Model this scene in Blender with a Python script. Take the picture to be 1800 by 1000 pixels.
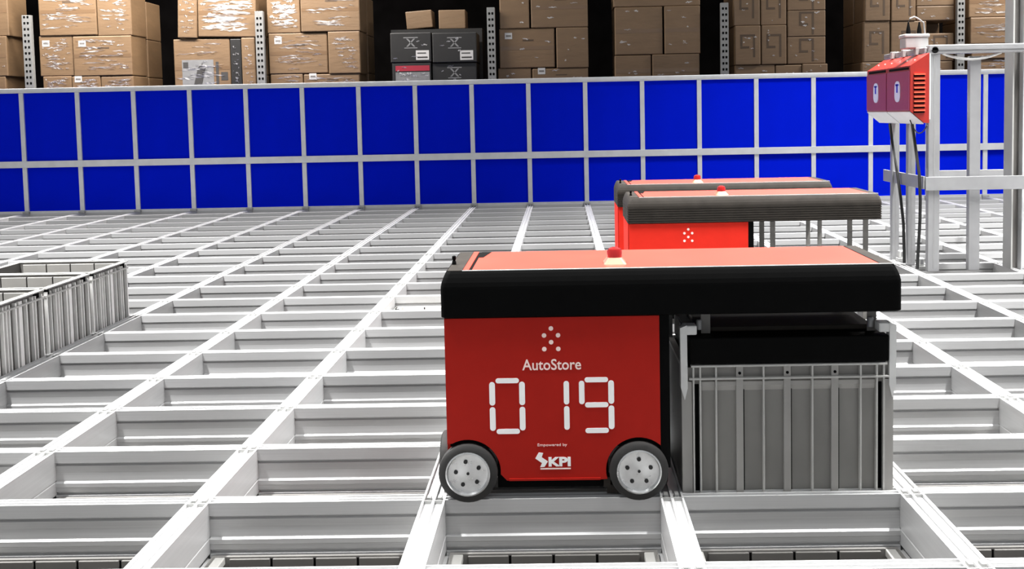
import bpy, bmesh, math, random
from mathutils import Matrix, Vector

random.seed(7)
scene = bpy.context.scene
for o in list(bpy.data.objects):
    bpy.data.objects.remove(o)
COL = scene.collection

# ------------------------------------------------------------------ camera
cam_d = bpy.data.cameras.new('camera')
cam = bpy.data.objects.new('camera', cam_d)
COL.objects.link(cam)
scene.camera = cam
cam_d.sensor_width = 36.0
cam_d.lens = 36.0 * 1765.92 / 1800.0
cam_d.shift_x = -(960.55 - 900.0) / 1800.0
cam_d.shift_y = (316.18 - 500.0) / 1800.0
cam_d.clip_start = 0.05
cam_d.clip_end = 200
_p, _y, _r = (math.radians(a) for a in (3.79922, 0.88663, -1.11569))
_F = Vector((-math.sin(_y) * math.cos(_p), math.cos(_y) * math.cos(_p), -math.sin(_p)))
_R = Vector((math.cos(_y), math.sin(_y), 0))
_U = _R.cross(_F)
_x = _R * math.cos(_r) + _U * math.sin(_r)
_u = _U * math.cos(_r) - _R * math.sin(_r)
m = Matrix((( _x.x, _u.x, -_F.x), (_x.y, _u.y, -_F.y), (_x.z, _u.z, -_F.z))).to_4x4()
m.translation = Vector((0.39747, -2.92718, 1.14106))
cam.matrix_world = m

# ------------------------------------------------------------------ world and hall lighting
world = bpy.data.worlds.new('hall_ambient')
scene.world = world
world.use_nodes = True
bg = world.node_tree.nodes['Background']
bg.inputs[0].default_value = (0.93, 0.96, 1.0, 1)
bg.inputs[1].default_value = 0.42

def hall_lamp(x, y, z, sx, sy, power, col=(1, 0.995, 0.985), beam=180):
    d = bpy.data.lights.new('ceiling_lamp', 'AREA')
    d.shape = 'RECTANGLE'; d.size = sx; d.size_y = sy
    d.energy = power; d.color = col; d.spread = math.radians(beam)
    o = bpy.data.objects.new('ceiling_lamp', d)
    COL.objects.link(o)
    o.location = (x, y, z)
    return o
# two rows of linear high-bay lamps over the grid
hall_lamp(-4.0, 1.3, 9.5, 0.4, 5.6, 1500, beam=72)
hall_lamp(4.4, 2.5, 9.5, 0.4, 7.6, 2000, beam=72)
# lamps hanging in the aisle between the fence and the racks
hall_lamp(-4.9, 10.0, 4.4, 5.4, 0.3, 760, (1, 0.95, 0.9))
hall_lamp(7.2, 10.0, 4.6, 2.4, 0.3, 400, (1, 0.95, 0.9))

scene.view_settings.view_transform = 'Standard'
scene.view_settings.look = 'None'
scene.view_settings.gamma = 1.0
scene.view_settings.use_curve_mapping = False
scene.view_settings.exposure = 0.16

# ------------------------------------------------------------------ materials
def lin(c):
    return tuple(((v / 255.0) / 12.92 if v / 255.0 <= 0.04045 else ((v / 255.0 + 0.055) / 1.055) ** 2.4) for v in c)

def mat(name, rgb, rough=0.5, metal=0.0, coat=0.0, coat_rough=0.1, var=0.0, var_scale=20.0, stretch=(1, 1, 1),
        bump=0.0, bump_scale=80.0, obj_var=0.0, rough_var=0.0, spec=0.5):
    mt = bpy.data.materials.new(name)
    mt.use_nodes = True
    nt = mt.node_tree; N = nt.nodes; L = nt.links
    b = N['Principled BSDF']
    b.inputs['Roughness'].default_value = rough
    b.inputs['Metallic'].default_value = metal
    b.inputs['Coat Weight'].default_value = coat
    b.inputs['Coat Roughness'].default_value = coat_rough
    b.inputs['Specular IOR Level'].default_value = spec
    base = (*lin(rgb), 1)
    tc = N.new('ShaderNodeTexCoord')
    mp = N.new('ShaderNodeMapping'); mp.inputs['Scale'].default_value = stretch
    L.new(tc.outputs['Object'], mp.inputs['Vector'])
    nz = N.new('ShaderNodeTexNoise'); nz.inputs['Scale'].default_value = var_scale
    nz.inputs['Detail'].default_value = 5
    L.new(mp.outputs[0], nz.inputs['Vector'])
    hsv = N.new('ShaderNodeHueSaturation')
    hsv.inputs['Color'].default_value = base
    mr = N.new('ShaderNodeMapRange')
    mr.inputs['From Min'].default_value = 0.3; mr.inputs['From Max'].default_value = 0.7
    mr.inputs['To Min'].default_value = 1 - var; mr.inputs['To Max'].default_value = 1 + var
    L.new(nz.outputs[0], mr.inputs['Value'])
    val = mr.outputs[0]
    if obj_var:
        oi = N.new('ShaderNodeObjectInfo')
        m2 = N.new('ShaderNodeMapRange')
        m2.inputs['To Min'].default_value = 1 - obj_var; m2.inputs['To Max'].default_value = 1 + obj_var
        L.new(oi.outputs['Random'], m2.inputs['Value'])
        mu = N.new('ShaderNodeMath'); mu.operation = 'MULTIPLY'
        L.new(val, mu.inputs[0]); L.new(m2.outputs[0], mu.inputs[1])
        val = mu.outputs[0]
    L.new(val, hsv.inputs['Value'])
    L.new(hsv.outputs[0], b.inputs['Base Color'])
    if rough_var:
        m3 = N.new('ShaderNodeMapRange')
        m3.inputs['To Min'].default_value = max(0.02, rough - rough_var); m3.inputs['To Max'].default_value = rough + rough_var
        L.new(nz.outputs[0], m3.inputs['Value']); L.new(m3.outputs[0], b.inputs['Roughness'])
    if bump:
        n2 = N.new('ShaderNodeTexNoise'); n2.inputs['Scale'].default_value = bump_scale; n2.inputs['Detail'].default_value = 4
        L.new(mp.outputs[0], n2.inputs['Vector'])
        bp = N.new('ShaderNodeBump'); bp.inputs['Strength'].default_value = bump; bp.inputs['Distance'].default_value = 0.01
        L.new(n2.outputs[0], bp.inputs['Height']); L.new(bp.outputs[0], b.inputs['Normal'])
    return mt

M = {}
M['alu_x'] = mat('brushed_aluminium_cross', (192, 192, 192), 0.42, 0.25, var=0.06, var_scale=6, stretch=(0.3, 12, 30), obj_var=0.10, rough_var=0.1)
M['alu_y'] = mat('brushed_aluminium_long', (192, 192, 192), 0.42, 0.25, var=0.05, var_scale=6, stretch=(12, 0.3, 30), rough_var=0.1)
M['alu_clip'] = mat('cast_aluminium', (165, 165, 163), 0.5, 0.3, var=0.1)
M['fence_alu'] = mat('fence_aluminium', (214, 215, 217), 0.38, 0.4, var=0.06, var_scale=9, rough_var=0.1)
M['blue'] = mat('blue_panel', (0, 25, 202), 0.8, 0, var=0.05, var_scale=2, spec=0.03)
M['slab'] = mat('dark_concrete', (52, 50, 48), 0.9, var=0.2, var_scale=4)
M['rack_shade'] = mat('rack_shade_black', (9, 8, 8), 0.9, var=0.3, var_scale=3, spec=0.0)
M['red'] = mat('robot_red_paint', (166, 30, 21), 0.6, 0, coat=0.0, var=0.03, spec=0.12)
M['red_lit'] = mat('robot_red_paint_lit', (226, 46, 32), 0.6, 0, coat=0.0, var=0.03, spec=0.12)  # same robot red lightened in colour, as the farther robots are better lit
M['roof_red'] = mat('glossy_red_roof', (206, 70, 52), 0.4, 0, coat=0.6, coat_rough=0.32, var=0.04, var_scale=5, rough_var=0.05)
M['black'] = mat('black_plastic', (6, 6, 6), 0.6, 0, var=0.15, spec=0.05)
M['black_soft'] = mat('grey_black_plastic', (50, 46, 42), 0.6, 0, var=0.15, spec=0.15)  # paler black, used on the farther robots' roofs and small fittings
M['void'] = mat('recess_black', (6, 6, 6), 0.9, 0, spec=0.1)
M['rubber'] = mat('rubber', (42, 41, 40), 0.75, 0, var=0.1, bump=0.1)
M['hub'] = mat('machined_hub', (205, 206, 206), 0.3, 0.85, var=0.08, var_scale=40, rough_var=0.1)
M['hole'] = mat('bolt_hole', (40, 40, 40), 0.6, 0.3)
M['steel'] = mat('grey_steel', (150, 150, 150), 0.45, 0.4, var=0.08)
M['steel_shaded'] = mat('shaded_column_steel', (96, 93, 90), 0.6, 0.1, var=0.15, var_scale=4)
M['band'] = mat('lifting_band', (118, 116, 112), 0.5, 0.3, var=0.08)
M['trim'] = mat('light_trim', (225, 224, 220), 0.4, 0.2)
M['white'] = mat('white_print', (252, 252, 250), 0.5)
M['pink_print'] = mat('pale_pink_print', (252, 226, 218), 0.5)
M['white_plastic'] = mat('white_plastic', (205, 205, 203), 0.45, var=0.04)
M['pale_plastic'] = mat('pale_grey_plastic', (158, 158, 157), 0.4, var=0.08)
M['stand_alu'] = mat('stand_aluminium', (158, 158, 159), 0.38, 0.5, var=0.06, var_scale=9, rough_var=0.1)
M['beige'] = mat('beacon_base', (196, 112, 88), 0.4)
M['beacon'] = mat('beacon_red', (140, 18, 14), 0.2, 0, coat=0.6)
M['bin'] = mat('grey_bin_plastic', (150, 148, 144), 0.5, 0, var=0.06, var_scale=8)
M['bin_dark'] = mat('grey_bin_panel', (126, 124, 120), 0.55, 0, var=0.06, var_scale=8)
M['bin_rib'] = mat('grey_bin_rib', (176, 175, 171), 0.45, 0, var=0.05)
M['cell_bin'] = mat('cell_bin_plastic', (120, 118, 115), 0.5, 0, var=0.06, var_scale=8)
M['cell_plate'] = mat('cell_bin_plate', (98, 96, 93), 0.55, 0, var=0.06, var_scale=8)
M['tall_rib'] = mat('pale_bin_rib', (236, 235, 232), 0.45, 0, var=0.05)
M['bin_light'] = mat('light_bin_plastic', (218, 216, 212), 0.5, 0, var=0.04)
M['charger_red'] = mat('charger_red', (146, 32, 22), 0.4, 0, coat=0.3, var=0.04)
M['charger_face'] = mat('charger_door_reflection_tint', (138, 58, 88), 0.4, 0, var=0.04)  # red door tinted plum, a blue reflection put into the colour
M['louvre'] = mat('louvre_red', (236, 92, 66), 0.4)
M['display'] = mat('display_white', (205, 212, 236), 0.35)
M['display_blue'] = mat('display_blue', (20, 40, 200), 0.4)
M['cable'] = mat('cable_black', (18, 18, 18), 0.5)
M['column'] = mat('painted_column', (165, 165, 162), 0.5, 0.1, var=0.06, var_scale=3)
M['galv'] = mat('galvanised_upright', (142, 142, 140), 0.5, 0.4, var=0.1)
M['rack_beam'] = mat('rack_deck', (70, 66, 60), 0.8, var=0.1)
M['card'] = mat('kraft_cardboard', (110, 87, 62), 0.55, 0, coat=0.1, coat_rough=0.3, var=0.09, var_scale=3, stretch=(1, 1, 3), bump=0.25, bump_scale=9, obj_var=0.10)
M['card_black'] = mat('black_carton', (30, 29, 28), 0.5, 0, coat=0.08, coat_rough=0.3, var=0.1, var_scale=4, bump=0.2, bump_scale=8)
M['card_grey'] = mat('grey_printed_carton', (118, 118, 118), 0.5, var=0.12, var_scale=12)
M['card_ink'] = mat('carton_ink', (74, 58, 42), 0.7)
M['ink_dark'] = mat('dark_ink', (56, 54, 52), 0.6)
M['ink_grey'] = mat('grey_ink', (110, 106, 102), 0.6)
M['ink_red'] = mat('red_ink', (150, 30, 50), 0.6)
M['sticker'] = mat('paper_sticker', (190, 188, 186), 0.6)
M['film_highlights'] = mat('film_highlight_pale', (232, 230, 228), 0.18, 0, coat=0.6, coat_rough=0.1, var=0.08, bump=0.5, bump_scale=25)  # pale colour carries the highlights of the clear wrap
_b = M['film_highlights'].node_tree.nodes['Principled BSDF']; _b.inputs['Alpha'].default_value = 0.62
M['tape'] = mat('box_tape', (108, 85, 62), 0.3, 0, coat=0.4)

# ------------------------------------------------------------------ mesh helpers
class MB:
    """collects shapes in one bmesh; build() links them as one mesh object"""
    def __init__(self):
        self.bm = bmesh.new()
    def box(self, x0, x1, y0, y1, z0, z1, bev=0.0):
        r = bmesh.ops.create_cube(self.bm, size=1.0)
        vs = r['verts']
        for v in vs:
            v.co = Vector(((x0 + x1) / 2 + v.co.x * (x1 - x0), (y0 + y1) / 2 + v.co.y * (y1 - y0), (z0 + z1) / 2 + v.co.z * (z1 - z0)))
        if bev > 0:
            es = list({e for v in vs for e in v.link_edges})
            bmesh.ops.bevel(self.bm, geom=es, offset=bev, segments=2, affect='EDGES', profile=0.5)
        return self
    def prism(self, pts, axis, a0, a1):
        """extrude a closed outline; axis x: pts=(y,z)  y: pts=(x,z)  z: pts=(x,y)"""
        def P(p, a):
            return {'x': (a, p[0], p[1]), 'y': (p[0], a, p[1]), 'z': (p[0], p[1], a)}[axis]
        A = [self.bm.verts.new(P(p, a0)) for p in pts]
        B = [self.bm.verts.new(P(p, a1)) for p in pts]
        n = len(pts)
        for i in range(n):
            self.bm.faces.new((A[i], A[(i + 1) % n], B[(i + 1) % n], B[i]))
        self.bm.faces.new(A); self.bm.faces.new(B)
        return self
    def lathe(self, prof, centre, axis, n=32):
        """prof = [(radius, along axis)]"""
        cx, cy, cz = centre
        rings = []
        for r, a in prof:
            ring = []
            for k in range(n):
                t = 2 * math.pi * k / n
                c, s = r * math.cos(t), r * math.sin(t)
                co = {'x': (cx + a, cy + c, cz + s), 'y': (cx + c, cy + a, cz + s), 'z': (cx + c, cy + s, cz + a)}[axis]
                ring.append(self.bm.verts.new(co))
            rings.append(ring)
        for i in range(len(rings) - 1):
            for k in range(n):
                self.bm.faces.new((rings[i][k], rings[i][(k + 1) % n], rings[i + 1][(k + 1) % n], rings[i + 1][k]))
        self.bm.faces.new(rings[0]); self.bm.faces.new(rings[-1])
        return self
    def ring(self, prof, centre, axis, n=40):
        """closed profile turned into a ring without caps"""
        cx, cy, cz = centre
        rings = []
        for r, a in prof:
            rg = []
            for k in range(n):
                t = 2 * math.pi * k / n
                c, s = r * math.cos(t), r * math.sin(t)
                rg.append(self.bm.verts.new({'x': (cx + a, cy + c, cz + s), 'y': (cx + c, cy + a, cz + s)}[axis]))
            rings.append(rg)
        m_ = len(rings)
        for i in range(m_):
            for k in range(n):
                self.bm.faces.new((rings[i][k], rings[i][(k + 1) % n], rings[(i + 1) % m_][(k + 1) % n], rings[(i + 1) % m_][k]))
        return self
    def tube(self, pts, rad, n=8):
        pts = [Vector(p) for p in pts]
        rings = []
        for i, p in enumerate(pts):
            d = (pts[min(i + 1, len(pts) - 1)] - pts[max(i - 1, 0)]).normalized()
            up = Vector((0, 0, 1)) if abs(d.z) < 0.9 else Vector((1, 0, 0))
            a = d.cross(up).normalized(); b = d.cross(a).normalized()
            rings.append([self.bm.verts.new(p + (a * math.cos(2 * math.pi * k / n) + b * math.sin(2 * math.pi * k / n)) * rad) for k in range(n)])
        for i in range(len(rings) - 1):
            for k in range(n):
                self.bm.faces.new((rings[i][k], rings[i][(k + 1) % n], rings[i + 1][(k + 1) % n], rings[i + 1][k]))
        self.bm.faces.new(rings[0]); self.bm.faces.new(rings[-1])
        return self
    def loops(self, loops):
        rings = [[self.bm.verts.new(p) for p in l] for l in loops]
        n = len(rings[0])
        for i in range(len(rings) - 1):
            for k in range(n):
                self.bm.faces.new((rings[i][k], rings[i][(k + 1) % n], rings[i + 1][(k + 1) % n], rings[i + 1][k]))
        self.bm.faces.new(rings[0]); self.bm.faces.new(rings[-1])
        return self
    def mesh(self, name, material):
        bmesh.ops.recalc_face_normals(self.bm, faces=self.bm.faces[:])
        me = bpy.data.meshes.new(name)
        self.bm.to_mesh(me); self.bm.free()
        me.materials.append(M[material])
        return me
    def build(self, name, material, parent=None, loc=None, smooth=False):
        me = self.mesh(name, material)
        if smooth:
            for p in me.polygons: p.use_smooth = True
            me.set_sharp_from_angle(angle=math.radians(38))
        return place(me, name, parent, loc)

def place(me, name, parent=None, loc=None):
    o = bpy.data.objects.new(name, me)
    COL.objects.link(o)
    if parent is not None: o.parent = parent
    if loc is not None: o.location = loc
    return o

def empty(name, loc=(0, 0, 0)):
    o = bpy.data.objects.new(name, None)
    o.empty_display_size = 0.1
    COL.objects.link(o); o.location = loc
    return o

def tag(o, label=None, cat=None, group=None, kind=None):
    if label: o['label'] = label
    if cat: o['category'] = cat
    if group: o['group'] = group
    if kind: o['kind'] = kind
    return o

def copy_tree(o, parent=None):
    c = o.copy(); COL.objects.link(c); c.parent = parent
    for ch in list(o.children): copy_tree(ch, c)
    return c

def rrect(x0, x1, y0, y1, r, z, n=4):
    pts = []
    for cx, cy, a0 in ((x1 - r, y1 - r, 0), (x0 + r, y1 - r, 90), (x0 + r, y0 + r, 180), (x1 - r, y0 + r, 270)):
        for k in range(n + 1):
            a = math.radians(a0 + 90 * k / n)
            pts.append((cx + r * math.cos(a), cy + r * math.sin(a), z))
    return pts

def text_mesh(txt, size, offset=0.0):
    cu = bpy.data.curves.new('lettering', 'FONT')
    cu.body = txt; cu.size = size; cu.extrude = 0.0006; cu.offset = offset; cu.resolution_u = 4
    ob = bpy.data.objects.new('lettering_tmp', cu)
    COL.objects.link(ob)
    bpy.context.view_layer.update()
    dg = bpy.context.evaluated_depsgraph_get()
    me = bpy.data.meshes.new_from_object(ob.evaluated_get(dg))
    bpy.data.objects.remove(ob)
    return me

def text(txt, x0, x1, z0, z1, y, material, name, parent, offset=0.0):
    """upright lettering facing -y that fills the given rectangle"""
    me = text_mesh(txt, 1.0, offset)
    xs = [v.co.x for v in me.vertices]; ys = [v.co.y for v in me.vertices]; zs = [v.co.z for v in me.vertices]
    ax, bx, ay, by = min(xs), max(xs), min(ys), max(ys)
    for v in me.vertices:
        v.co = Vector((x0 + (v.co.x - ax) / (bx - ax) * (x1 - x0), y - (0.0006 if v.co.z > 0 else -0.0006), z0 + (v.co.y - ay) / (by - ay) * (z1 - z0)))
    me.materials.clear(); me.materials.append(M[material])
    return place(me, name, parent)

# ------------------------------------------------------------------ grid floor
W, D = 0.705, 0.48           # cell pitch across and in depth
FLOOR_Z = -0.575
J0, J1 = -2, 20              # cross rail rows
I0, I1 = -13, 13             # long rails

floor = MB().box(-14, 12, -3.2, 14.0, FLOOR_Z - 0.2, FLOOR_Z).build('floor', 'slab')
tag(floor, 'bright aluminium storage grid of rails over deep cells', kind='structure')

def rail_profile(hw, lip, ridge, ledge, flat=False):
    """closed outline (across, z) of a rail: lipped double track, ribbed web, bottom flange"""
    right = [
        (ridge, 0.004), (ridge, -0.005), (hw - lip, -0.005), (hw - lip, 0.004), (hw, 0.004), (hw, -0.036),
        (hw - 0.013, -0.038), (hw - 0.013, -0.044), (hw - 0.004, -0.048), (hw - 0.006, -0.072), (hw - 0.004, -0.101),
        (hw + ledge, -0.106), (hw + ledge, -0.120), (hw + ledge - 0.003, -0.124), (hw + ledge - 0.003, -0.138), (hw - 0.010, -0.140), (hw - 0.010, -0.147),
        (hw + ledge, -0.150), (hw + ledge, -0.172)]
    if flat:
        right = right[:6] + [(hw, -0.098), (hw - 0.002, -0.1), (hw - 0.002, -0.103), (hw, -0.105), (hw, -0.148), (hw - 0.012, -0.150), (hw - 0.012, -0.164),
                             (hw + 0.010, -0.166), (hw + 0.010, -0.172)]
    left = [(-a, z) for a, z in reversed(right)]
    return right + left

HX = 0.034   # half width of a long rail
HC = 0.025   # half width of a cross rail
# long rails run away from the camera
lp = rail_profile(HX, 0.006, 0.004, 0.003, True)
long_me = MB().prism(lp, 'y', -1.45, J1 * D).mesh('long_rail', 'alu_y')
for i in range(I0, I1 + 1):
    place(long_me, 'long_rail', floor, (i * W, 0, 0))
# short cross rails between them
cp = rail_profile(HC, 0.005, 0.003, 0.004)
cross_me = MB().prism(cp, 'x', HX, W - HX).mesh('cross_rail', 'alu_x')

def seen(i, j):
    y = j * D
    d = y + 2.93
    lo = 0.397 - (0.54) * d; hi = 0.397 + (0.49) * d
    return d > 1.6 and (i + 1) * W > lo - 0.25 and i * W < hi + 0.25

cells = [(i, j) for j in range(J0, J1 + 1) for i in range(I0, I1)]
inview = [c for c in cells if seen(*c)]
inview.sort(key=lambda c: c[1])
near = set(inview[:300])
rest = MB()
for i, j in cells:
    if (i, j) in near:
        place(cross_me, 'cross_rail', floor, (i * W, j * D, 0))
    else:
        tmp = [(a + j * D, z) for a, z in cp]
        rest.prism(tmp, 'x', i * W + HX, (i + 1) * W - HX)
ro = rest.build('cross_rail', 'alu_x', floor)
tag(ro, kind='stuff')
# little clips where the rails meet
clip_me = MB().box(-0.022, -0.010, -0.012, 0.012, -0.004, 0.006).box(0.010, 0.022, -0.012, 0.012, -0.004, 0.006).box(-0.034, 0.034, -0.033, -0.029, -0.004, 0.0048).mesh('rail_clip', 'alu_clip')
for j in range(-1, 12):
    for i in range(I0, I1 + 1):
        if seen(i, j) or seen(i - 1, j):
            place(clip_me, 'rail_clip', floor, (i * W, j * D, 0))

# wall added far behind the racks, painted black for the unlit depth
wb = MB().box(-14, 12, 13.4, 13.6, FLOOR_Z, 4.6).build('added_wall_back', 'rack_shade')
tag(wb, 'added wall behind the pallet racks painted black to look unlit', kind='structure')

# ------------------------------------------------------------------ blue barrier fence along the far edge
FY = J1 * D
fence = tag(empty('barrier_fence', (0, FY, 0)), 'long blue panelled barrier fence with silver posts along the grid edge', 'fence')
post_me = MB().box(-0.028, 0.028, -0.028, 0.028, 0.03, 1.515, 0.004).mesh('post', 'fence_alu')
foot_me = MB().box(-0.04, 0.04, -0.06, 0.04, 0.004, 0.03, 0.003).mesh('post_foot', 'alu_clip')
pan_hi = MB().box(0.028, W - 0.028, -0.006, 0.006, 0.66, 1.515).mesh('blue_panel', 'blue')
pan_lo = MB().box(0.028, W - 0.028, -0.006, 0.006, 0.03, 0.585).mesh('blue_panel', 'blue')
for i in range(-12, 13):
    po = place(post_me, 'post', fence, (i * W, 0, 0))
    place(foot_me, 'post_foot', po)
    if i < 12:
        place(pan_hi, 'blue_panel', fence, (i * W, 0, 0))
        place(pan_lo, 'blue_panel', fence, (i * W, 0, 0))
MB().box(-12 * W - 0.03, 12 * W + 0.03, -0.032, 0.032, 1.515, 1.575, 0.006).box(-12 * W - 0.03, 12 * W + 0.03, -0.036, -0.032, 1.535, 1.555).build('top_rail', 'fence_alu', fence)
# flat mid rail in two bay lengths with overlapping joints
k = -12
while k < 12:
    e = min(k + 4, 12)
    MB().box(k * W - 0.06, e * W + 0.06, -0.040 - 0.003 * ((k // 4) % 2), -0.029, 0.583, 0.665, 0.002).build('mid_rail', 'fence_alu', fence)
    k = e
MB().box(-12 * W, 12 * W, -0.02, 0.02, 0.004, 0.034).build('bottom_sill', 'fence_alu', fence)

# ------------------------------------------------------------------ storage bins
def bin_shell(w, d, h, t=0.012):
    b = MB()
    x0, x1, y0, y1 = -w / 2, w / 2, -d / 2, d / 2
    b.box(x0, x1, y0, y1, 0, t)
    b.box(x0, x1, y0, y0 + t, t, h); b.box(x0, x1, y1 - t, y1, t, h)
    b.box(x0, x0 + t, y0 + t, y1 - t, t, h); b.box(x1 - t, x1, y0 + t, y1 - t, t, h)
    return b

def make_bin(name, loc, w=0.612, d=0.402, h=0.425, light=False):
    """bin standing in a grid cell: shell, inner wall plates, side rims with hand slots"""
    t = empty(name, loc)
    sm = 'bin_light' if light else 'cell_bin'
    bin_shell(w, d, h).build('shell', sm, t)
    y = d / 2 - 0.012
    pw = (w - 0.10) / 4
    pl = MB().box(0.004, pw - 0.004, y - 0.008, y, 0.03, h - 0.004, 0.002).mesh('inner_plate', 'bin_light' if light else 'cell_plate')
    for k in range(4):
        place(pl, 'inner_plate', t, (-w / 2 + 0.05 + k * pw, 0, 0))
    sl = MB().box(-0.004, 0.004, y - 0.002, y, 0.03, h - 0.006).mesh('slot_shade', 'void')  # black strips put in for the shade between the inner plates
    for k in range(1, 4):
        place(sl, 'slot_shade', t, (-w / 2 + 0.05 + k * pw, 0, 0))
    for s in (-1, 1):
        a, b_ = sorted((s * w / 2, s * (w / 2 - 0.040)))
        rim = MB().box(a, b_, -d / 2 + 0.012, d / 2 - 0.012, h - 0.022, h, 0.003).build('side_rim', 'bin_rib', t)
        for yy in (-0.09, 0.09):
            c = s * (w / 2 - 0.022)
            MB().box(c - 0.010, c + 0.010, yy - 0.022, yy + 0.022, h - 0.004, h + 0.0012).build('hand_slot', 'void', rim)
    return t

BIN_TOP = -0.150
def cell_centre(i, j): return ((i + 0.5) * W, (j + 0.5) * D)
cell_bins = []
proto = make_bin('storage_bin', (*cell_centre(-1, -1), FLOOR_Z))
spots = []
row_words = {-1: 'nearest row of cells', 0: 'second row of cells', 1: 'third row of cells'}
for j, rng in ((-1, range(-2, 4)), (0, (-3, -2, -1, 2, 3)), (1, (-3, -2, -1, 2, 3, 4))):
    for i in rng:
        spots.append((i, j))
col_words = {-3: 'three columns left of the numbered robot', -2: 'two columns left of the numbered robot', -1: 'one column left of the numbered robot', 0: 'in front of the red robot panel',
             1: 'in front of the lifted bin', 2: 'one column right of the lifted bin', 3: 'two columns right of the lifted bin', 4: 'three columns right of the lifted bin'}
for n, (i, j) in enumerate(spots):
    o = proto if (i, j) == (-1, -1) else copy_tree(proto)
    cx, cy = cell_centre(i, j)
    o.location = (cx, cy, FLOOR_Z)
    tag(o, 'grey sunken bin, %s, %s' % (row_words[j], col_words[i]), 'bin', 'grey bins down inside the grid cells')
bpy.context.view_layer.update()
wb_ = make_bin('storage_bin', (*cell_centre(-1, 6), FLOOR_Z), h=0.520, light=True)
tag(wb_, 'pale white bin standing high in a cell left of the numbered robot', 'bin')

# three bins standing proud of the grid at the left
def make_tall_bin(loc):
    w, d, h = 0.622, 0.452, 0.477
    t = empty('storage_bin', loc)
    bin_shell(w, d, h, 0.014).build('shell', 'cell_plate', t)
    y = d / 2 - 0.014
    pw = (w - 0.06) / 4
    pl = MB().box(0.003, pw - 0.003, y - 0.006, y, 0.03, h - 0.012, 0.002).mesh('inner_plate', 'bin')
    for k in range(4): place(pl, 'inner_plate', t, (-w / 2 + 0.03 + k * pw, 0, 0))
    sl = MB().box(-0.003, 0.003, y - 0.0015, y, 0.03, h - 0.012).mesh('slot_shade', 'void')  # thin black strips, painted shade in the gaps between plates
    for k in range(1, 4): place(sl, 'slot_shade', t, (-w / 2 + 0.03 + k * pw, 0, 0))
    # ribbed right hand side
    x = w / 2
    for fr, wd, dp in ((0.02, 0.010, 0.018), (0.12, 0.006, 0.014), (0.21, 0.007, 0.018), (0.27, 0.007, 0.018), (0.33, 0.007, 0.018), (0.45, 0.012, 0.018),
                       (0.55, 0.030, 0.014), (0.66, 0.007, 0.018), (0.78, 0.007, 0.018), (0.84, 0.007, 0.018), (0.97, 0.010, 0.018)):
        yc = -d / 2 + fr * d
        MB().box(x, x + dp, yc - wd / 2, yc + wd / 2, 0.01, h - 0.02, 0.001).build('rib', 'tall_rib', t)
    fr = MB()
    for z0, z1 in ((h - 0.006, h), (h - 0.044, h - 0.036)):
        fr.box(x - 0.014, x + 0.022, -d / 2, d / 2, z0, z1)
    fr.box(-x - 0.02, -x, -d / 2, d / 2, h - 0.008, h); fr.box(-x, x, -d / 2, -d / 2 + 0.016, h, h + 0.003); fr.box(-x, x, d / 2 - 0.016, d / 2, h, h + 0.003)
    fr.build('rim', 'bin_rib', t)
    hx = MB()
    for a, b in ((0.03, 0.11), (0.86, 0.96)):
        hx.box(x, x + 0.006, -d / 2 + a * d, -d / 2 + b * d, h - 0.036, h - 0.006)
    hx.build('rim_pocket', 'void', t)
    return t
tall = make_tall_bin((0, 0, 0))
for n, (j, lab) in enumerate(((3, 'tall ribbed grey bin at the left, nearest of three standing proud'), (4, 'tall ribbed grey bin at the left, middle of three standing proud'),
                              (5, 'tall ribbed grey bin at the left, farthest of three standing proud'))):
    o = tall if n == 0 else copy_tree(tall)
    cx, cy = cell_centre(-4, j)
    o.location = (cx - 0.012, cy, -0.1485)
    tag(o, lab, 'bin', 'tall bins standing proud of the grid')
for j, wd in ((3, 'nearest'), (4, 'middle'), (5, 'farthest')):
    o = copy_tree(proto); cx, cy = cell_centre(-4, j)
    o.location = (cx, cy, FLOOR_Z)
    tag(o, 'grey bin sunk beneath the %s tall ribbed bin at the left' % wd, 'bin', 'bins under the tall bins')

# ------------------------------------------------------------------ robots
def circ(cx, cz, r, a0, a1, n=14):
    return [(cx + r * math.cos(math.radians(a0 + (a1 - a0) * k / n)), cz + r * math.sin(math.radians(a0 + (a1 - a0) * k / n))) for k in range(n + 1)]

WR = 0.0875
def wheel(t, x, y, axis, sgn, spokes=True, rot=0.0, name='wheel'):
    """wheel whose outer face looks along sgn*axis"""
    ty = MB()
    prof = [(0.066, 0.004), (0.0665, 0.0), (0.080, 0.0), (0.0865, 0.005), (WR, 0.010), (WR, 0.034), (0.083, 0.040), (0.066, 0.040)]
    pr = [(r, -sgn * a) for r, a in prof]
    z = WR - 0.004
    w_ = ty.ring(pr, (x, y, z), axis, 40).build(name, 'rubber', t, smooth=True)
    if not spokes:
        MB().lathe([(0.066, -sgn * 0.006), (0.066, -sgn * 0.036)], (x, y, z), axis, 24).build('hub', 'black_soft', w_, smooth=True)
    else:
        hp = [(0.0660, 0.038), (0.0660, -0.002), (0.0620, -0.003), (0.0585, 0.006), (0.050, 0.008), (0.020, 0.007), (0.004, 0.006)]
        hb = MB().lathe([(r, -sgn * a) for r, a in hp], (x, y, z), axis, 40).build('hub', 'hub', w_, smooth=True)
        bl = MB()
        for k in range(6):
            if k == 5: dx = dz = 0.0; rr = 0.0045
            else:
                a = rot + 2 * math.pi * k / 5; dx, dz = 0.036 * math.cos(a), 0.036 * math.sin(a); rr = 0.0062
            c = (x + dx, y, z + dz) if axis == 'y' else (x, y + dx, z + dz)
            MB().lathe([(rr, -sgn * 0.012), (rr, -sgn * 0.0045)], c, axis, 10).build('bolt_hole', 'hole', hb)
    return w_

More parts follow.
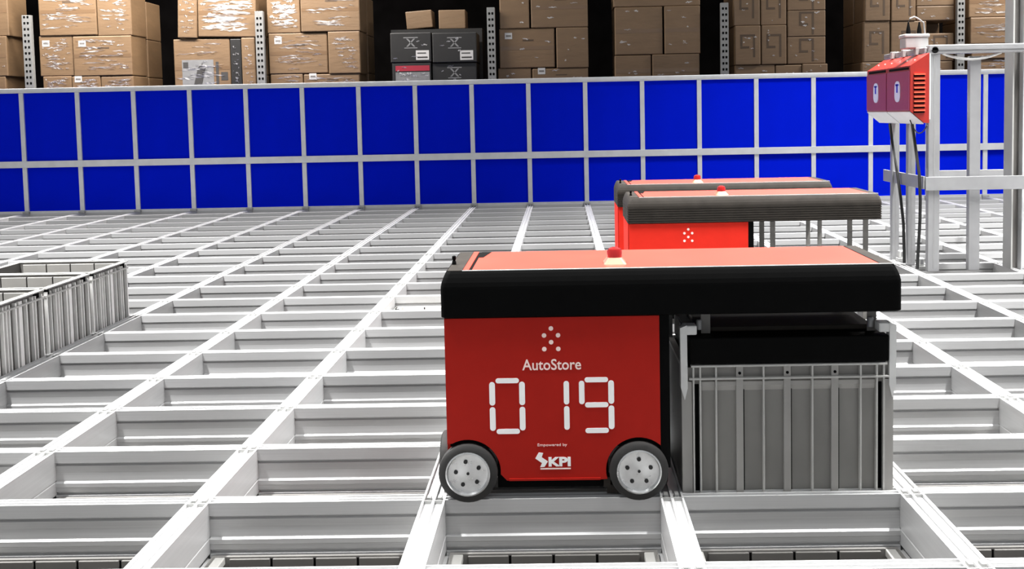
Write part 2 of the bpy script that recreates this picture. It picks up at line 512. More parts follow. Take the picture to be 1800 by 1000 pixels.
def make_robot(x0, y0, red, ribs, cover, bands_down, front):
    t = empty('storage_robot', (x0, y0, 0))
    # --- red front panel with two wheel arches
    PYF = -0.020
    wl, wr, wz, ar = 0.104, 0.609, 0.086, 0.097
    pts = [(0.044, 0.545), (0.044, 0.17)]
    pts += circ(wl, wz, ar, 118, -5, 16)
    pts += [(0.219, 0.058), (0.500, 0.058)]
    pts += circ(wr, wz, ar, 196, 48, 16)
    pts += [(0.674, 0.17), (0.674, 0.545)]
    pts = [p for p in pts]
    fp = MB().prism(pts, 'y', PYF, PYF + 0.012).build('front_panel', red, t)
    MB().box(0.225, 0.495, PYF - 0.004, PYF + 0.01, 0.058, 0.064).build('panel_flange', red, fp)
    # emblem of six dots
    for dx, dz in ((0, 0.512), (-0.0205, 0.4915), (0.0205, 0.4915), (0, 0.4712), (-0.0205, 0.451), (0.0205, 0.451)):
        MB().lathe([(0.0068, -0.0012), (0.0068, 0.0)], (0.357 + dx, PYF, dz), 'y', 16).build('emblem_dot', 'pink_print', fp)
    if front:
        text('AutoStore', 0.2705, 0.4435, 0.3885, 0.421, PYF - 0.0008, 'pink_print', 'lettering', fp, 0.012)
        segs = [(0.191, 0.351, 0.260, 0.366), (0.172, 0.285, 0.189, 0.355), (0.260, 0.285, 0.277, 0.355), (0.172, 0.209, 0.189, 0.280), (0.260, 0.209, 0.277, 0.280), (0.191, 0.199, 0.260, 0.214),
                (0.391, 0.285, 0.407, 0.355), (0.391, 0.209, 0.407, 0.280),
                (0.453, 0.350, 0.522, 0.365), (0.436, 0.285, 0.452, 0.355), (0.522, 0.285, 0.539, 0.355), (0.453, 0.275, 0.522, 0.290), (0.522, 0.209, 0.539, 0.280), (0.453, 0.198, 0.522, 0.213)]
        for a, b, c, d_ in segs:
            r = min(c - a, d_ - b) / 2 * 0.98
            o2 = [(p[0], p[1]) for p in rrect(a, c, b, d_, r, 0, 5)]
            MB().prism(o2, 'y', PYF - 0.0014, PYF).build('number_segment', 'white', fp)
        text('Empowered by', 0.311, 0.398, 0.158, 0.1685, PYF - 0.0008, 'pink_print', 'lettering', fp)
        text('KPI', 0.3425, 0.408, 0.099, 0.1275, PYF - 0.0008, 'white', 'lettering', fp, 0.045)
        zz = [(0.314, 0.142), (0.327, 0.140), (0.3225, 0.1275), (0.3405, 0.1145), (0.3305, 0.0985), (0.3175, 0.0975), (0.323, 0.110), (0.3035, 0.124)]
        MB().prism(zz, 'y', PYF - 0.0014, PYF).build('brand_emblem', 'white', fp)
        MB().box(0.318, 0.408, PYF - 0.0014, PYF, 0.0905, 0.0945).build('brand_underline', 'pink_print', fp)
    # --- chassis
    body = MB()
    body.box(0.052, 0.668, PYF + 0.012, 0.43, 0.16, 0.56)
    body.build('chassis', 'black', t)
    MB().box(0.19, 0.52, PYF + 0.02, 0.40, 0.03, 0.16).build('undercarriage', 'void', t)
    MB().box(0.6745, 0.703, PYF + 0.002, 0.43, 0.09, 0.56).build('side_column', 'black', t)
    MB().box(0.505, 0.525, PYF + 0.012, PYF + 0.05, 0.03, 0.06).box(0.515, 0.55, PYF + 0.02, PYF + 0.06, 0.008, 0.034).build('drive_bracket', 'black_soft', t)
    MB().box(0.040, 0.052, 0.02, 0.40, 0.10, 0.54).build('side_skin', red, t)
    # --- wheels: pairs along the cross rails, pairs along the long rails
    wheel(t, 0.104, -0.034, 'y', -1, True, math.radians(100))
    wheel(t, 0.609, -0.034, 'y', -1, True, math.radians(90))
    wheel(t, 0.104, 0.470, 'y', 1, False)
    wheel(t, 0.609, 0.470, 'y', 1, False)
    for yy in (0.10, 0.36):
        wheel(t, 0.014, yy, 'x', -1, False)
        wheel(t, 0.700, yy, 'x', 1, False)
    # --- roof housing
    X0, X1, Y0, Y1 = 0.036, 1.378, -0.030, 0.398
    prof = [(0.547, 0.006), (0.551, 0.0)]
    if ribs:
        z = 0.556
        while z < 0.628:
            prof += [(z, 0.0), (z + 0.001, 0.003), (z + 0.004, 0.003), (z + 0.005, 0.0)]
            z += 0.0125
    prof += [(0.632, 0.0), (0.640, 0.0005), (0.652, 0.003), (0.666, 0.008), (0.677, 0.013), (0.684, 0.017)]
    lo = [rrect(X0 + i_, X1 - i_, Y0 + i_, Y1 - i_, 0.014, z_) for z_, i_ in prof]
    roof = MB().loops(lo).build('roof_housing', cover, t)
    RZ = 0.684
    # light edge trim, red roof sheet, end cap, beacon
    MB().box(0.10, 1.362, -0.0125, -0.008, RZ, RZ + 0.002).build('edge_trim', 'trim', roof)
    MB().box(0.128, 1.318, -0.006, 0.376, RZ - 0.001, RZ + 0.0015).build('roof_sheet', 'roof_red', roof)
    MB().box(0.102, 0.119, -0.006, 0.376, RZ - 0.001, RZ + 0.003).build('end_strip', 'roof_red', roof)
    MB().box(0.120, 0.127, -0.006, 0.376, RZ - 0.001, RZ + 0.0008).build('roof_groove', 'void', roof)
    MB().prism([(0.128, 0.25), (0.142, 0.25), (0.160, 0.372), (0.128, 0.372)], 'z', RZ, RZ + 0.0025).build('roof_notch', 'void', roof)
    MB().box(0.056, 0.100, -0.010, 0.378, RZ - 0.001, RZ + 0.002, 0.001).build('end_cap', 'black_soft', roof)
    MB().box(1.322, 1.360, -0.010, 0.378, RZ - 0.001, RZ + 0.002, 0.001).build('end_cap', 'black_soft', roof)
    MB().lathe([(0.007, 0.0), (0.006, 0.010), (0.004, 0.013), (0.006, 0.018), (0.006, 0.026), (0.003, 0.028)], (0.064, 0.11, RZ + 0.001), 'z', 12).build('antenna_knob', 'black', roof, smooth=True)
    bx, by = 0.553, 0.105
    bb = MB().loops([rrect(bx - 0.034, bx + 0.034, by - 0.050, by + 0.04, 0.008, RZ + 0.001), rrect(bx - 0.020, bx + 0.020, by - 0.025, by + 0.025, 0.006, RZ + 0.018)]).build('beacon_base', 'beige', roof)
    MB().lathe([(0.023, RZ + 0.018), (0.0225, RZ + 0.036), (0.019, RZ + 0.043), (0.008, RZ + 0.048), (0.001, RZ + 0.049)], (bx, by, 0), 'z', 24).build('beacon', 'beacon', bb, smooth=True)
    # --- lifting bands under the cantilever
    zb = -0.35 if bands_down else 0.470
    for xa, yb in ((0.808, 0.07), (1.306, 0.07), (0.804, 0.345), (1.300, 0.345)):
        MB().box(xa, xa + 0.028, yb, yb + 0.003, zb, 0.552).build('lifting_band', 'band', t)
    if bands_down:
        MB().box(0.745, 1.37, 0.03, 0.42, -0.42, -0.35).build('lifting_frame', 'black', t)
    else:
        MB().box(0.766, 1.352, 0.006, 0.420, 0.392, 0.470, 0.004).build('lifting_frame', 'black', t)
        MB().box(0.80, 1.33, 0.09, 0.36, 0.470, 0.485, 0.004).build('frame_cover', 'black_soft', t)
        for s, xf in ((-1, 0.748), (1, 1.364)):
            prof2 = [(xf - 0.010, 0.500), (xf + 0.010, 0.508), (xf + 0.011, 0.320), (xf + 0.002, 0.283), (xf - 0.009, 0.32)]
            if s > 0: prof2 = [(2 * xf - a, b) for a, b in prof2]
            fin = MB().prism(prof2, 'y', 0.008, 0.040).build('guide_fin', 'white_plastic', t)
            xa, xb = sorted((xf, xf - s * 0.040))
            MB().box(xa, xb, 0.010, 0.060, 0.478, 0.506, 0.004).build('fin_arm', 'white_plastic', fin)
            fin2 = MB().prism(prof2, 'y', 0.40, 0.430).build('guide_fin', 'white_plastic', t)
            MB().box(xa, xb, 0.37, 0.42, 0.478, 0.506, 0.004).build('fin_arm', 'white_plastic', fin2)
            gx = xf - s * 0.052
            MB().lathe([(0.009, 0.486), (0.009, 0.512), (0.006, 0.516)], (gx, 0.055, 0), 'z', 12).build('guide_pin', 'steel', t, smooth=True)
        for xg in (0.790, 1.325):
            MB().box(xg - 0.006, xg + 0.006, 0.024, 0.040, 0.388, 0.408).build('gripper_claw', 'bin_rib', t)
    return t

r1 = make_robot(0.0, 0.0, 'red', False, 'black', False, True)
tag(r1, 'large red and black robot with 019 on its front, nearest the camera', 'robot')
r2 = make_robot(0.705, 2.40, 'red_lit', True, 'black_soft', True, False)
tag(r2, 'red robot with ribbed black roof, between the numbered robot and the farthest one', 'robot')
r3 = make_robot(0.705, 3.36, 'red_lit', True, 'black_soft', True, False)
tag(r3, 'farthest red robot mostly hidden behind another robot near the blue fence', 'robot')

# lifted bin hanging under the first robot
def make_lifted_bin():
    w, d, h = 0.626, 0.410, 0.425
    cx, cy, z0 = 1.054, 0.228, -0.037
    t = empty('lifted_bin', (cx, cy, z0))
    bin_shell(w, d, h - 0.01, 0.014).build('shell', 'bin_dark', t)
    yf = -d / 2
    def X(fr): return -w / 2 + fr * w
    for fr in (0.056, 0.088, 0.163, 0.387, 0.617, 0.844, 0.920, 0.953):
        MB().box(X(fr) - 0.0026, X(fr) + 0.0026, yf - 0.016, yf, 0.01, h - 0.003, 0.0006).build('thin_rib', 'bin_rib', t)
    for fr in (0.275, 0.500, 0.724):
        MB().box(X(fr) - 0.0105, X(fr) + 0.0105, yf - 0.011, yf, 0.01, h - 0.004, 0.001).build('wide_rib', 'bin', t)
        MB().box(X(fr) + 0.0108, X(fr) + 0.0150, yf - 0.0015, yf, 0.01, h - 0.06).build('rib_shade', 'void', t)  # black strip painted in for the shade beside each wide rib
        MB().lathe([(0.0045, -0.0125), (0.0045, -0.010)], (X(fr), yf, h - 0.026), 'y', 10).build('rib_hole', 'void', t)
    for a, b in ((0.0, 0.050), (0.957, 1.0)):
        MB().box(X(a), X(b), yf - 0.010, yf, 0.01, h - 0.05, 0.001).build('corner_post', 'bin', t)
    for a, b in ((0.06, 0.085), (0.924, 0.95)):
        MB().box(X(a), X(b), yf - 0.001, yf, 0.01, h - 0.06).build('recess_shade', 'void', t)  # flat black strip painting the shade between the rib pair
    # sloped steps under the rim
    for a, b in ((0.095, 0.158), (0.168, 0.258), (0.292, 0.383), (0.391, 0.483), (0.517, 0.613), (0.621, 0.707), (0.741, 0.840), (0.848, 0.915)):
        MB().prism([(yf, h - 0.048), (yf - 0.008, h - 0.052), (yf - 0.008, h - 0.064), (yf, h - 0.080)], 'x', X(a), X(b)).build('rim_step', 'bin', t)
    rim = MB()
    rim.box(X(0.045), X(0.968), yf - 0.018, yf, h - 0.006, h, 0.001)
    rim.box(X(0.035), X(0.975), yf - 0.018, yf, h - 0.044, h - 0.038, 0.001)
    rim.box(-w / 2, -w / 2 + 0.02, yf, -yf, h - 0.01, h); rim.box(w / 2 - 0.02, w / 2, yf, -yf, h - 0.01, h); rim.box(-w / 2, w / 2, -yf - 0.016, -yf, h - 0.01, h)
    rim.build('rim', 'bin_rib', t)
    return t
lb = make_lifted_bin()
tag(lb, 'grey ribbed bin hanging under the overhang of the 019 robot', 'bin')

# ------------------------------------------------------------------ charging station at the right
st = tag(empty('charger_stand', (2.90, 3.96, 0)), 'silver stand of posts and bars carrying the red charger beside the grey column', 'stand')
def fpost(x, y, z1, w=0.054, d=0.05, groove=True):
    p = MB().box(x - w / 2, x + w / 2, y - d / 2, y + d / 2, 0.0045, z1, 0.004).build('post', 'stand_alu', st)
    if groove:
        MB().box(x - 0.005, x + 0.005, y - d / 2 - 0.001, y - d / 2 + 0.002, 0.03, z1 - 0.02).build('post_groove', 'steel', p)
    return p
# coordinates relative to (2.90, 3.96)
fpost(0.030, 0.0, 1.545, 0.078, 0.05)
fpost(-0.014, 0.305, 1.06)
fpost(-0.028, 0.605, 1.06)
fpost(0.318, 0.03, 1.47, 0.075, 0.05, False)
MB().box(-0.045, -0.032, -0.03, 0.82, 0.575, 0.662, 0.002).build('side_bar', 'stand_alu', st)
MB().box(-0.032, 0.80, -0.042, -0.026, 0.565, 0.657, 0.002).build('front_bar', 'stand_alu', st)
MB().box(-0.01, 0.80, -0.03, 0.03, 1.490, 1.550, 0.006).box(-0.01, 0.8, -0.034, -0.03, 1.515, 1.528).build('top_tube', 'stand_alu', st)
MB().lathe([(0.022, -0.004), (0.022, 0.001)], (0.030, -0.030, 1.515), 'y', 16).build('tube_end', 'void', st)
MB().box(-0.03, 0.03, 0.0, 0.86, 1.500, 1.535, 0.004).build('side_tube', 'stand_alu', st)
for yy in (0.12, 0.38, 0.62):
    MB().box(-0.055, 0.0, yy - 0.02, yy + 0.02, 1.490, 1.542, 0.003).build('tube_clamp', 'alu_clip', st)
# clamps at the feet
for (x, y) in ((-0.014, 0.10), (-0.018, 0.49)):
    f_ = MB().box(x - 0.03, x + 0.035, y - 0.03, y + 0.03, 0.0055, 0.03, 0.003).build('foot_clamp', 'alu_clip', st)
    MB().box(x - 0.018, x + 0.022, y - 0.02, y + 0.02, 0.03, 0.085, 0.006).build('clamp_head', 'white_plastic', f_)
    MB().box(x - 0.006, x + 0.012, y - 0.022, y - 0.019, 0.04, 0.075).build('clamp_slot', 'steel', f_)
# rail seen behind the frame
bf = tag(empty('rear_guard_rail', (3.50, 5.50, 0)), 'low silver guard rail on posts behind the charger frame', 'rail')
MB().box(0.0, 1.4, -0.015, 0.0, 0.542, 0.600, 0.002).build('bar', 'stand_alu', bf)
for xx in (0.32, 1.30):
    MB().box(xx, xx + 0.05, 0.0, 0.05, 0.0045, 0.60, 0.003).build('post', 'stand_alu', bf)

# column
colm = empty('support_column', (3.55, 4.0, 0))
MB().box(-0.066, -0.054, 0.0, 0.13, 0.0045, 3.6, 0.002).build('flange', 'column', colm)
MB().box(-0.054, 0.010, 0.060, 0.072, 0.0045, 3.6).build('web', 'steel_shaded', colm)  # web coloured darker for the shade between the flanges
MB().box(0.006, 0.20, 0.0, 0.13, 0.0045, 3.6, 0.002).build('flange', 'fence_alu', colm)
tag(colm, 'tall grey steel column at the right edge', 'column')

# twin charger
ch = tag(empty('charger', (2.74, 3.86, 1.03)), 'twin red charger cabinet, doors tinted plum for blue reflection, hung on the silver frame', 'charger')
def CH(x, z): return (x - 2.74, z - 1.03)
sidep = [CH(2.740, 1.412), CH(2.862, 1.490), CH(2.868, 1.494), CH(2.868, 1.024), CH(2.833, 1.028), CH(2.740, 1.108)]
for k, (a, b) in enumerate(((0.0, 0.472), (0.478, 0.945))):
    cab = MB().prism(sidep, 'y', a, b).build('cabinet', 'charger_red', ch)
    dr = MB().prism([(p[0], p[1]) for p in ((-0.006, 0.084), (0.001, 0.080), (0.001, 0.350), (-0.006, 0.344))], 'y', a + 0.006, b - 0.006).build('door', 'charger_face', ch)
    MB().box(-0.004, 0.004, a + 0.03, b - 0.05, 0.356, 0.372).build('vent_slit', 'void', cab)
    yc = (a + b) / 2 - 0.002
    pill = [(p[0], p[1]) for p in rrect(yc - 0.055, yc + 0.055, 0.140, 0.284, 0.045, 0, 6)]
    ds = MB().prism(pill, 'x', -0.010, -0.005).build('display', 'display', dr)
    MB().box(-0.012, -0.0095, yc - 0.012, yc + 0.012, 0.205, 0.262).box(-0.012, -0.0095, yc - 0.03, yc + 0.03, 0.252, 0.264).build('display_mark', 'display_blue', ds)
    MB().prism([CH(2.741, 1.104), CH(2.832, 1.024), CH(2.832, 1.018), CH(2.738, 1.098)], 'y', a + 0.004, b - 0.004).build('underside', 'fence_alu', ch)
    for q in range(3):
        yy = a + 0.08 + q * 0.15
        MB().box(0.055, 0.066, yy, yy + 0.012, 0.418, 0.426).build('roof_bolt', 'trim', cab)
for q in range(9):
    z = 1.354 - q * 0.0302
    MB().prism([(0.024, z - 1.03 - 0.006), (0.024, z - 1.03 + 0.004), (0.098, z - 1.03 + 0.004), (0.098, z - 1.03 - 0.006)], 'y', -0.012, 0.001).build('louvre', 'louvre', ch)
    MB().box(0.022, 0.098, -0.001, 0.001, z - 1.03 - 0.018, z - 1.03 - 0.006).build('louvre_gap', 'void', ch)
MB().box(0.126, 0.136, 0.0, 0.945, 0.02, 0.46).build('back_plate', 'trim', ch)

# white junction box with antennas on the frame top
jb = tag(empty('junction_box', (2.86, 4.12, 1.536)), 'small white box with two black cable plugs above the charger', 'junction box')
MB().box(-0.085, 0.075, -0.06, 0.06, 0.0, 0.075, 0.008).build('housing', 'pale_plastic', jb)
MB().box(-0.092, 0.082, -0.066, 0.066, 0.075, 0.10, 0.008).build('lid', 'pale_plastic', jb)
for xx in (-0.045, 0.03):
    MB().lathe([(0.017, 0.10), (0.015, 0.13), (0.008, 0.165), (0.005, 0.185)], (xx, 0, 0), 'z', 12).build('plug', 'black', jb, smooth=True)
MB().tube([(-0.045, 0, 0.18), (-0.035, 0, 0.21), (-0.005, 0, 0.222), (0.02, 0, 0.21), (0.06, 0, 0.18), (0.07, 0, 0.10)], 0.005).build('loop_cable', 'steel', jb, smooth=True)

def cable(name, pts, r, material, label):
    o = MB().tube(pts, r).build(name, material, None, smooth=True)
    return tag(o, label, 'cable')
def curve3(p, q, sag, n=10, side=(0, 0, 0)):
    out = []
    for k in range(n + 1):
        s = k / n
        b = 4 * s * (1 - s)
        out.append(tuple(p[a] + (q[a] - p[a]) * s + side[a] * b - (sag * b if a == 2 else 0) for a in range(3)))
    return out
cable('power_cable', [(2.838, 4.58, 1.012), (2.838, 4.52, 0.88), (2.838, 4.41, 0.665), (2.838, 4.33, 0.48), (2.838, 4.27, 0.30), (2.838, 4.255, 0.10), (2.838, 4.25, 0.02)], 0.011, 'cable',
      'thick black cable dropping from the far charger unit to the rails')
cable('power_cable', [(2.838, 4.10, 1.012), (2.838, 4.03, 0.85), (2.838, 3.955, 0.669), (2.838, 3.935, 0.50), (2.838, 3.94, 0.36), (2.838, 3.965, 0.18), (2.838, 3.99, 0.02)], 0.011, 'cable',
      'thick black cable dropping from the near charger unit to the rails')
cable('sagging_cable', curve3((2.99, 3.955, 1.492), (3.385, 3.955, 1.492), 0.042), 0.009, 'white_plastic', 'white cable sagging below the top tube of the charger frame')
cable('thin_cable', curve3((2.795, 4.02, 1.045), (2.850, 3.85, 1.010), 0.07), 0.004, 'cable', 'thin black cable looping under the charger cabinet')

# ------------------------------------------------------------------ pallet rack with cartons behind the fence
BY = 10.90
DECK = 1.46
rack = tag(empty('pallet_rack', (0, BY, FLOOR_Z)), 'galvanised pallet rack holding wrapped cartons behind the blue fence', 'rack')
for (a, b, zt) in ((-6.959, -6.840, 2.617), (-3.753, -3.640, 2.604), (-0.583, -0.475, 2.590), (2.589, 2.695, 2.587), (5.779, 5.880, 2.634)):
    for yy in (-0.06,):
        u_ = MB().box(a, b, yy, yy + 0.07, 0.0, zt - FLOOR_Z, 0.003).build('upright', 'galv', rack)
        if yy < 0:
            hb = MB()
            z = 2.0
            while z < zt - FLOOR_Z - 0.04:
                for xc in (a + (b - a) * 0.3, a + (b - a) * 0.7):
                    hb.prism([(xc - 0.011, z), (xc + 0.011, z), (xc + 0.015, z + 0.028), (xc, z + 0.036), (xc - 0.015, z + 0.028)], 'y', yy - 0.0012, yy + 0.002)
                z += 0.082
            hb.build('slot_holes', 'void', u_)['kind'] = 'stuff'
MB().box(-8.2, 6.9, -0.02, 1.10, DECK - FLOOR_Z - 0.10, DECK - FLOOR_Z).build('deck', 'rack_beam', rack)

PALLETS = {
    'A': [(-7.835, -7.188, 2.362, 3.036), (-7.871, -7.223, 1.809, 2.346), (-7.879, -7.261, 1.558, 1.793)],
    'B': [(-6.756, -5.961, 2.346, 2.988), (-5.953, -5.482, 2.333, 2.974), (-6.780, -6.314, 1.796, 2.333), (-6.306, -5.495, 1.791, 2.320),
          (-6.746, -6.351, 1.538, 1.780), (-6.343, -5.948, 1.530, 1.772), (-5.940, -5.490, 1.522, 1.764)],
    'C': [(-4.845, -4.578, 2.405, 2.938), (-4.564, -3.765, 2.324, 2.926), (-4.919, -4.140, 1.499, 2.253), (-4.133, -3.983, 1.489, 2.244), (-3.975, -3.787, 1.486, 2.256)],
    'D': [(-3.608, -3.155, 2.331, 2.925), (-3.139, -2.327, 2.325, 2.911), (-3.599, -2.792, 1.768, 2.304), (-2.776, -2.338, 1.763, 2.314),
          (-3.591, -3.143, 1.514, 1.748), (-3.128, -2.359, 1.502, 1.736)],
    'E': [(-1.921, -1.359, 1.885, 2.279), (-1.344, -0.735, 1.873, 2.267), (-1.902, -1.370, 1.480, 1.869), (-1.355, -0.745, 1.469, 1.857)],
    'F': [(-0.412, -0.008, 2.327, 2.858), (0.016, 0.791, 2.322, 2.845), (-0.424, 0.331, 1.775, 2.301), (0.355, 0.790, 1.763, 2.303),
          (-0.449, 0.004, 1.491, 1.763), (0.019, 0.783, 1.479, 1.750)],
    'G': [(1.142, 2.325, 2.587, 2.878), (1.158, 1.809, 1.922, 2.561), (1.833, 2.320, 1.933, 2.564), (1.150, 1.648, 1.498, 1.908), (1.663, 2.307, 1.486, 1.912)],
    'H': [(2.779, 3.134, 2.293, 2.791), (3.149, 3.496, 2.293, 2.783), (3.512, 4.027, 2.483, 2.774), (3.511, 4.027, 2.130, 2.468), (2.791, 3.139, 1.761, 2.277),
          (3.154, 3.494, 1.754, 2.277), (3.509, 4.027, 1.760, 2.114), (2.796, 3.338, 1.504, 1.743), (3.346, 3.702, 1.494, 1.734), (3.709, 4.050, 1.487, 1.742)],
    'I': [(4.558, 4.896, 2.325, 2.754), (4.912, 5.242, 2.318, 2.746), (5.257, 5.770, 2.515, 2.737), (5.258, 5.770, 2.148, 2.492), (4.544, 4.898, 1.764, 2.302),
          (4.913, 5.391, 1.763, 2.293), (5.406, 5.770, 1.762, 2.123), (4.521, 5.015, 1.470, 1.748), (5.030, 5.755, 1.457, 1.743)],
    'J': [(5.963, 6.621, 2.346, 2.720), (5.981, 6.626, 1.978, 2.323), (5.999, 6.629, 1.770, 1.963), (6.017, 6.632, 1.477, 1.762)],
}
STACK = {'A': 'stack cut by the left edge', 'B': 'first full stack from the left', 'C': 'leaning stack left of the second rack upright', 'D': 'stack right of the second rack upright',
         'E': 'black carton stack', 'F': 'stack right of the middle rack upright', 'G': 'stack behind the robots lane', 'H': 'stack right of the fourth rack upright',
         'I': 'stack behind the charger', 'J': 'stack beside the grey column'}

def film_highlights(parent, x0, x1, z0, z1, y, n, wmax, rnd, hmax=0.016):
    """pale crumpled strips painting the highlights of clear wrap on a carton face"""
    b = MB()
    for _ in range(n):
        L_ = rnd.uniform(0.05, wmax) * (x1 - x0)
        cx = rnd.uniform(x0 + L_ / 2, x1 - L_ / 2); cz = rnd.uniform(z0, z1)
        h = rnd.uniform(0.004, hmax)
        k = 7
        sl = rnd.uniform(-0.12, 0.12)
        up, dn = [], []
        for q in range(k + 1):
            s = q / k
            x = cx - L_ / 2 + L_ * s
            e = math.sin(math.pi * s) ** 0.6
            zc = cz + sl * (x - cx) + rnd.uniform(-0.006, 0.006)
            up.append(b.bm.verts.new((x, y - 0.004 - rnd.uniform(0, 0.006), zc + h * e * rnd.uniform(0.4, 1.2) + 0.0008)))
            dn.append(b.bm.verts.new((x, y - 0.001 - rnd.uniform(0, 0.002), zc - h * e * rnd.uniform(0.4, 1.2) - 0.0008)))
        for q in range(k):
            b.bm.faces.new((up[q], up[q + 1], dn[q + 1], dn[q]))
    return tag(b.build('film_highlight', 'film_highlights', parent), kind='stuff')

ink_rows = 0
def carton(x0, x1, z0, z1, y0, depth, material, label, group, key, idx, rnd, face=True):
    cx, cz = (x0 + x1) / 2, z0
    o = MB().box(x0 - cx, x1 - cx, 0, depth, 0, z1 - z0, min(0.012, (x1 - x0) * 0.08)).build('carton', material, None, (cx, y0, z0))
    tag(o, label, 'carton', group)
    w, h = x1 - x0, z1 - z0
    if not face: return o
    if material == 'card':
        if key in 'BDF' and w > 0.5:
            MB().box(-w * 0.08, w * 0.12, -0.0015, 0.001, h * 0.68, h * 0.72).build('hand_hole', 'card_ink', o)
        if key in 'ABDFJ' and h > 0.25 and (idx % 2 == 1 or w > 0.7):
            s = MB().box(-w * 0.40, -w * 0.40 + 0.10, -0.002, 0.001, h * 0.74, h * 0.74 + 0.085).build('shipping_label', 'sticker', o)
            MB().box(-w * 0.40 + 0.015, -w * 0.40 + 0.085, -0.0028, -0.0015, h * 0.74 + 0.03, h * 0.74 + 0.055).build('barcode', 'ink_grey', s)
        if key in 'HI' and w < 0.6 and h > 0.3:
            b = MB()
            zc = h * 0.42
            for u0, u1, v0, v1 in ((-0.10, 0.10, 0.16, 0.19), (0.072, 0.10, -0.12, 0.159), (-0.10, -0.072, 0.031, 0.159), (-0.10, 0.02, 0.0, 0.03)):
                b.box(u0, u1, -0.0015, 0.001, zc + v0, zc + v1)
            b.build('printed_mark', 'card_ink', o)
        if key in 'CG' or w > 0.6:
            MB().box(-w / 2 + 0.012, w / 2 - 0.012, -0.0012, 0.0008, h * 0.46, h * 0.46 + 0.05).build('tape', 'tape', o)
    n = {'A': 18, 'B': 34, 'C': 24, 'D': 26, 'E': 4, 'F': 4, 'G': 6, 'H': 5, 'I': 4, 'J': 14}[key]
    heavy = (key == 'C' and z0 > 2.2 and w > 0.5) or (key == 'D' and z0 > 2.2 and w < 0.5)
    if heavy: n = 80
    film_highlights(o, -w / 2 + 0.03, w / 2 - 0.03, h * 0.12, h * 0.92, -0.001, n, 0.6 if heavy else (0.5 if key in 'BCDJ' else 0.18), rnd, 0.020 if heavy else 0.012)
    return o

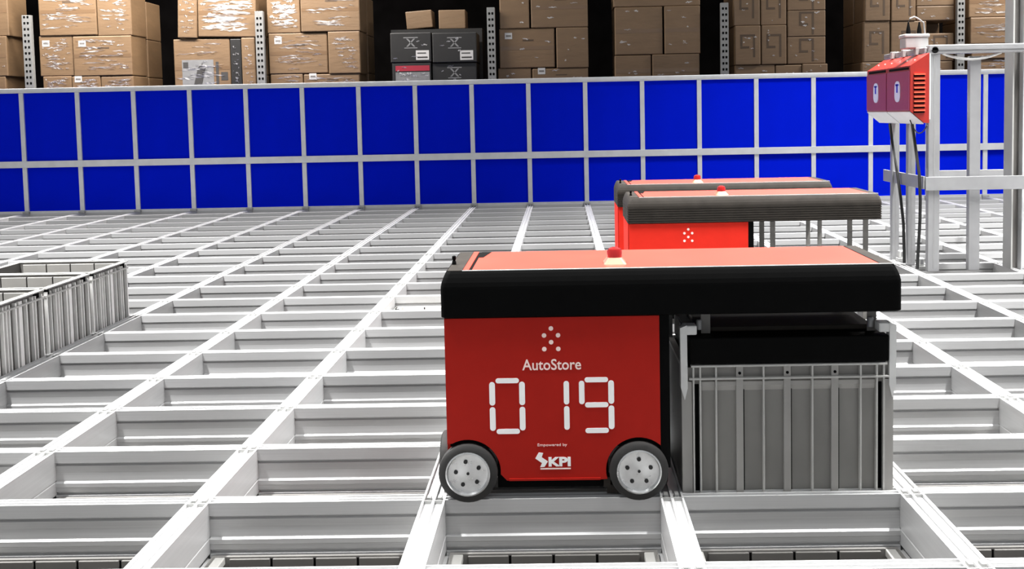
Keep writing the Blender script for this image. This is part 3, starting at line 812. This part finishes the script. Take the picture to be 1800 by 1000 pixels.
rnd = random.Random(3)
for key, boxes in PALLETS.items():
    bs = sorted([list(b) for b in boxes], key=lambda b: b[2])
    done = []
    for b in bs:
        sup = [d[3] for d in done if d[0] < b[1] and d[1] > b[0] and d[3] < b[2] + 0.15]
        b[2] = (max(sup) + 0.002) if sup else DECK + 0.001
        done.append(b)
    top = max(b[3] for b in bs)
    gname = 'cartons of the ' + STACK[key]
    levels = {}
    for b in bs:
        levels.setdefault(round(b[2] * 4), []).append(b)
    order = sorted(levels)
    for li, lv in enumerate(order):
        row = sorted(levels[lv])
        hw = 'bottom' if li == 0 else ('top' if li == len(order) - 1 else ('second' if li == 1 else 'upper'))
        for ci, b in enumerate(row):
            if len(row) == 1: pos = 'whole'
            elif ci == 0: pos = 'left'
            elif ci == len(row) - 1: pos = 'right'
            else: pos = 'middle'
            material = 'card'
            what = 'brown carton'
            if key == 'E': material, what = 'card_black', 'black carton'
            if key == 'C' and abs(b[0] + 4.133) < 0.02: material, what = 'card_black', 'narrow black carton'
            lab = '%s, %s row %s, in the %s' % (what, hw, '' if pos == 'whole' else pos, STACK[key])
            lab = lab.replace(' ,', ',').replace('row ,', 'row,')
            y0 = BY + rnd.uniform(0.0, 0.03)
            o = carton(b[0], b[1], b[2], b[3], y0, 0.50, material, lab, gname, key, ci + li, rnd)
            w, h = b[1] - b[0], b[3] - b[2]
            if key == 'E':
                if not (li == 0 and ci == 0):
                    e = MB(); zc = h * 0.66
                    for s in (-1, 1):
                        e.prism([(-0.05 * s - 0.013, zc - 0.055), (-0.05 * s + 0.013, zc - 0.055), (0.05 * s + 0.013, zc + 0.055), (0.05 * s - 0.013, zc + 0.055)], 'y', -0.0016, 0.001)
                    e.box(-0.10, 0.10, -0.0016, 0.001, zc + 0.062, zc + 0.076); e.box(-0.09, 0.09, -0.0016, 0.001, zc - 0.078, zc - 0.066)
                    e.build('printed_emblem', 'card_grey', o)
                    s = MB().box(w * 0.12, w * 0.12 + 0.18, -0.002, 0.001, h * 0.08, h * 0.08 + 0.13).build('shipping_label', 'sticker', o)
                    MB().box(w * 0.12 + 0.02, w * 0.12 + 0.16, -0.003, -0.0015, h * 0.08 + 0.025, h * 0.08 + 0.045).box(w * 0.12 + 0.02, w * 0.12 + 0.14, -0.003, -0.0015, h * 0.08 + 0.085, h * 0.08 + 0.10).build('label_print', 'ink_dark', s)
                else:
                    MB().box(-w * 0.42, w * 0.46, -0.002, 0.001, h * 0.72, h * 0.90).build('red_header', 'ink_red', o)
                    MB().box(-w * 0.42, w * 0.46, -0.002, 0.001, h * 0.02, h * 0.68).build('clear_window', 'card_grey', o)
                    film_highlights(o, -w * 0.42, w * 0.46, h * 0.1, h * 0.66, -0.003, 16, 0.3, rnd)
            if key == 'C' and abs(b[0] + 4.919) < 0.02:
                pr = MB().box(-w * 0.36, w * 0.20, -0.002, 0.001, 0.12, h * 0.64).build('printed_picture', 'card_grey', o)
                MB().prism([(-w * 0.16, 0.16), (-w * 0.02, 0.15), (w * 0.06, h * 0.50), (0.0, h * 0.58), (-w * 0.08, h * 0.50)], 'y', -0.003, -0.0015).build('picture_motif', 'ink_dark', pr)
                MB().box(w * 0.24, w * 0.29, -0.002, 0.001, 0.12, h * 0.60).box(w * 0.33, w * 0.45, -0.002, 0.001, h * 0.28, h * 0.42).build('printed_text', 'ink_dark', o)
                MB().box(-w * 0.34, -w * 0.25, -0.003, -0.0015, h * 0.50, h * 0.60).build('printed_text', 'ink_dark', pr)
            if key == 'C' and li == len(order) - 1:
                o.rotation_euler = (0, math.radians(2.2), 0) if ci == 0 else (0, math.radians(1.4), 0)
                o.location.z += 0.012
    # second row of cartons behind, same levels
    if key in 'BCDFGHIJ':
        xa, xb = min(b[0] for b in bs) + 0.03, max(b[1] for b in bs) - 0.005
        z = DECK + 0.001; q = 0
        for zt in (1.76, 2.30, 2.84):
            o = carton(xa, xb, z, zt - 0.002, BY + 0.545, 0.50, 'card', 'rear carton, level %s, behind the %s' % (('one', 'two', 'three')[q], STACK[key]),
                       'cartons in the back row of the rack', key, q, rnd, face=False)
            z = zt; q += 1
# boxes deep in the dark bay above the black cartons
sh = MB().box(-2.0, -0.70, 0.56, 1.08, 0.0, 0.905).build('carton', 'card_black', None, (0, BY, DECK + 0.001))
tag(sh, 'wide dark carton block hidden behind the black cartons', 'carton')
o = carton(-1.777, -1.402, 2.370, 2.62, BY + 0.60, 0.35, 'card', 'dim brown carton tilted in the dark bay, above the left black carton', 'cartons deep in the dark bay', 'E', 0, rnd, face=False)
o.rotation_euler = (0, math.radians(-4), 0)
o.location.z = 2.384
carton(-1.319, -0.935, 2.369, 2.637, BY + 0.60, 0.35, 'card', 'small brown carton in the dark bay, above the right black carton', 'cartons deep in the dark bay', 'E', 1, rnd, face=False)
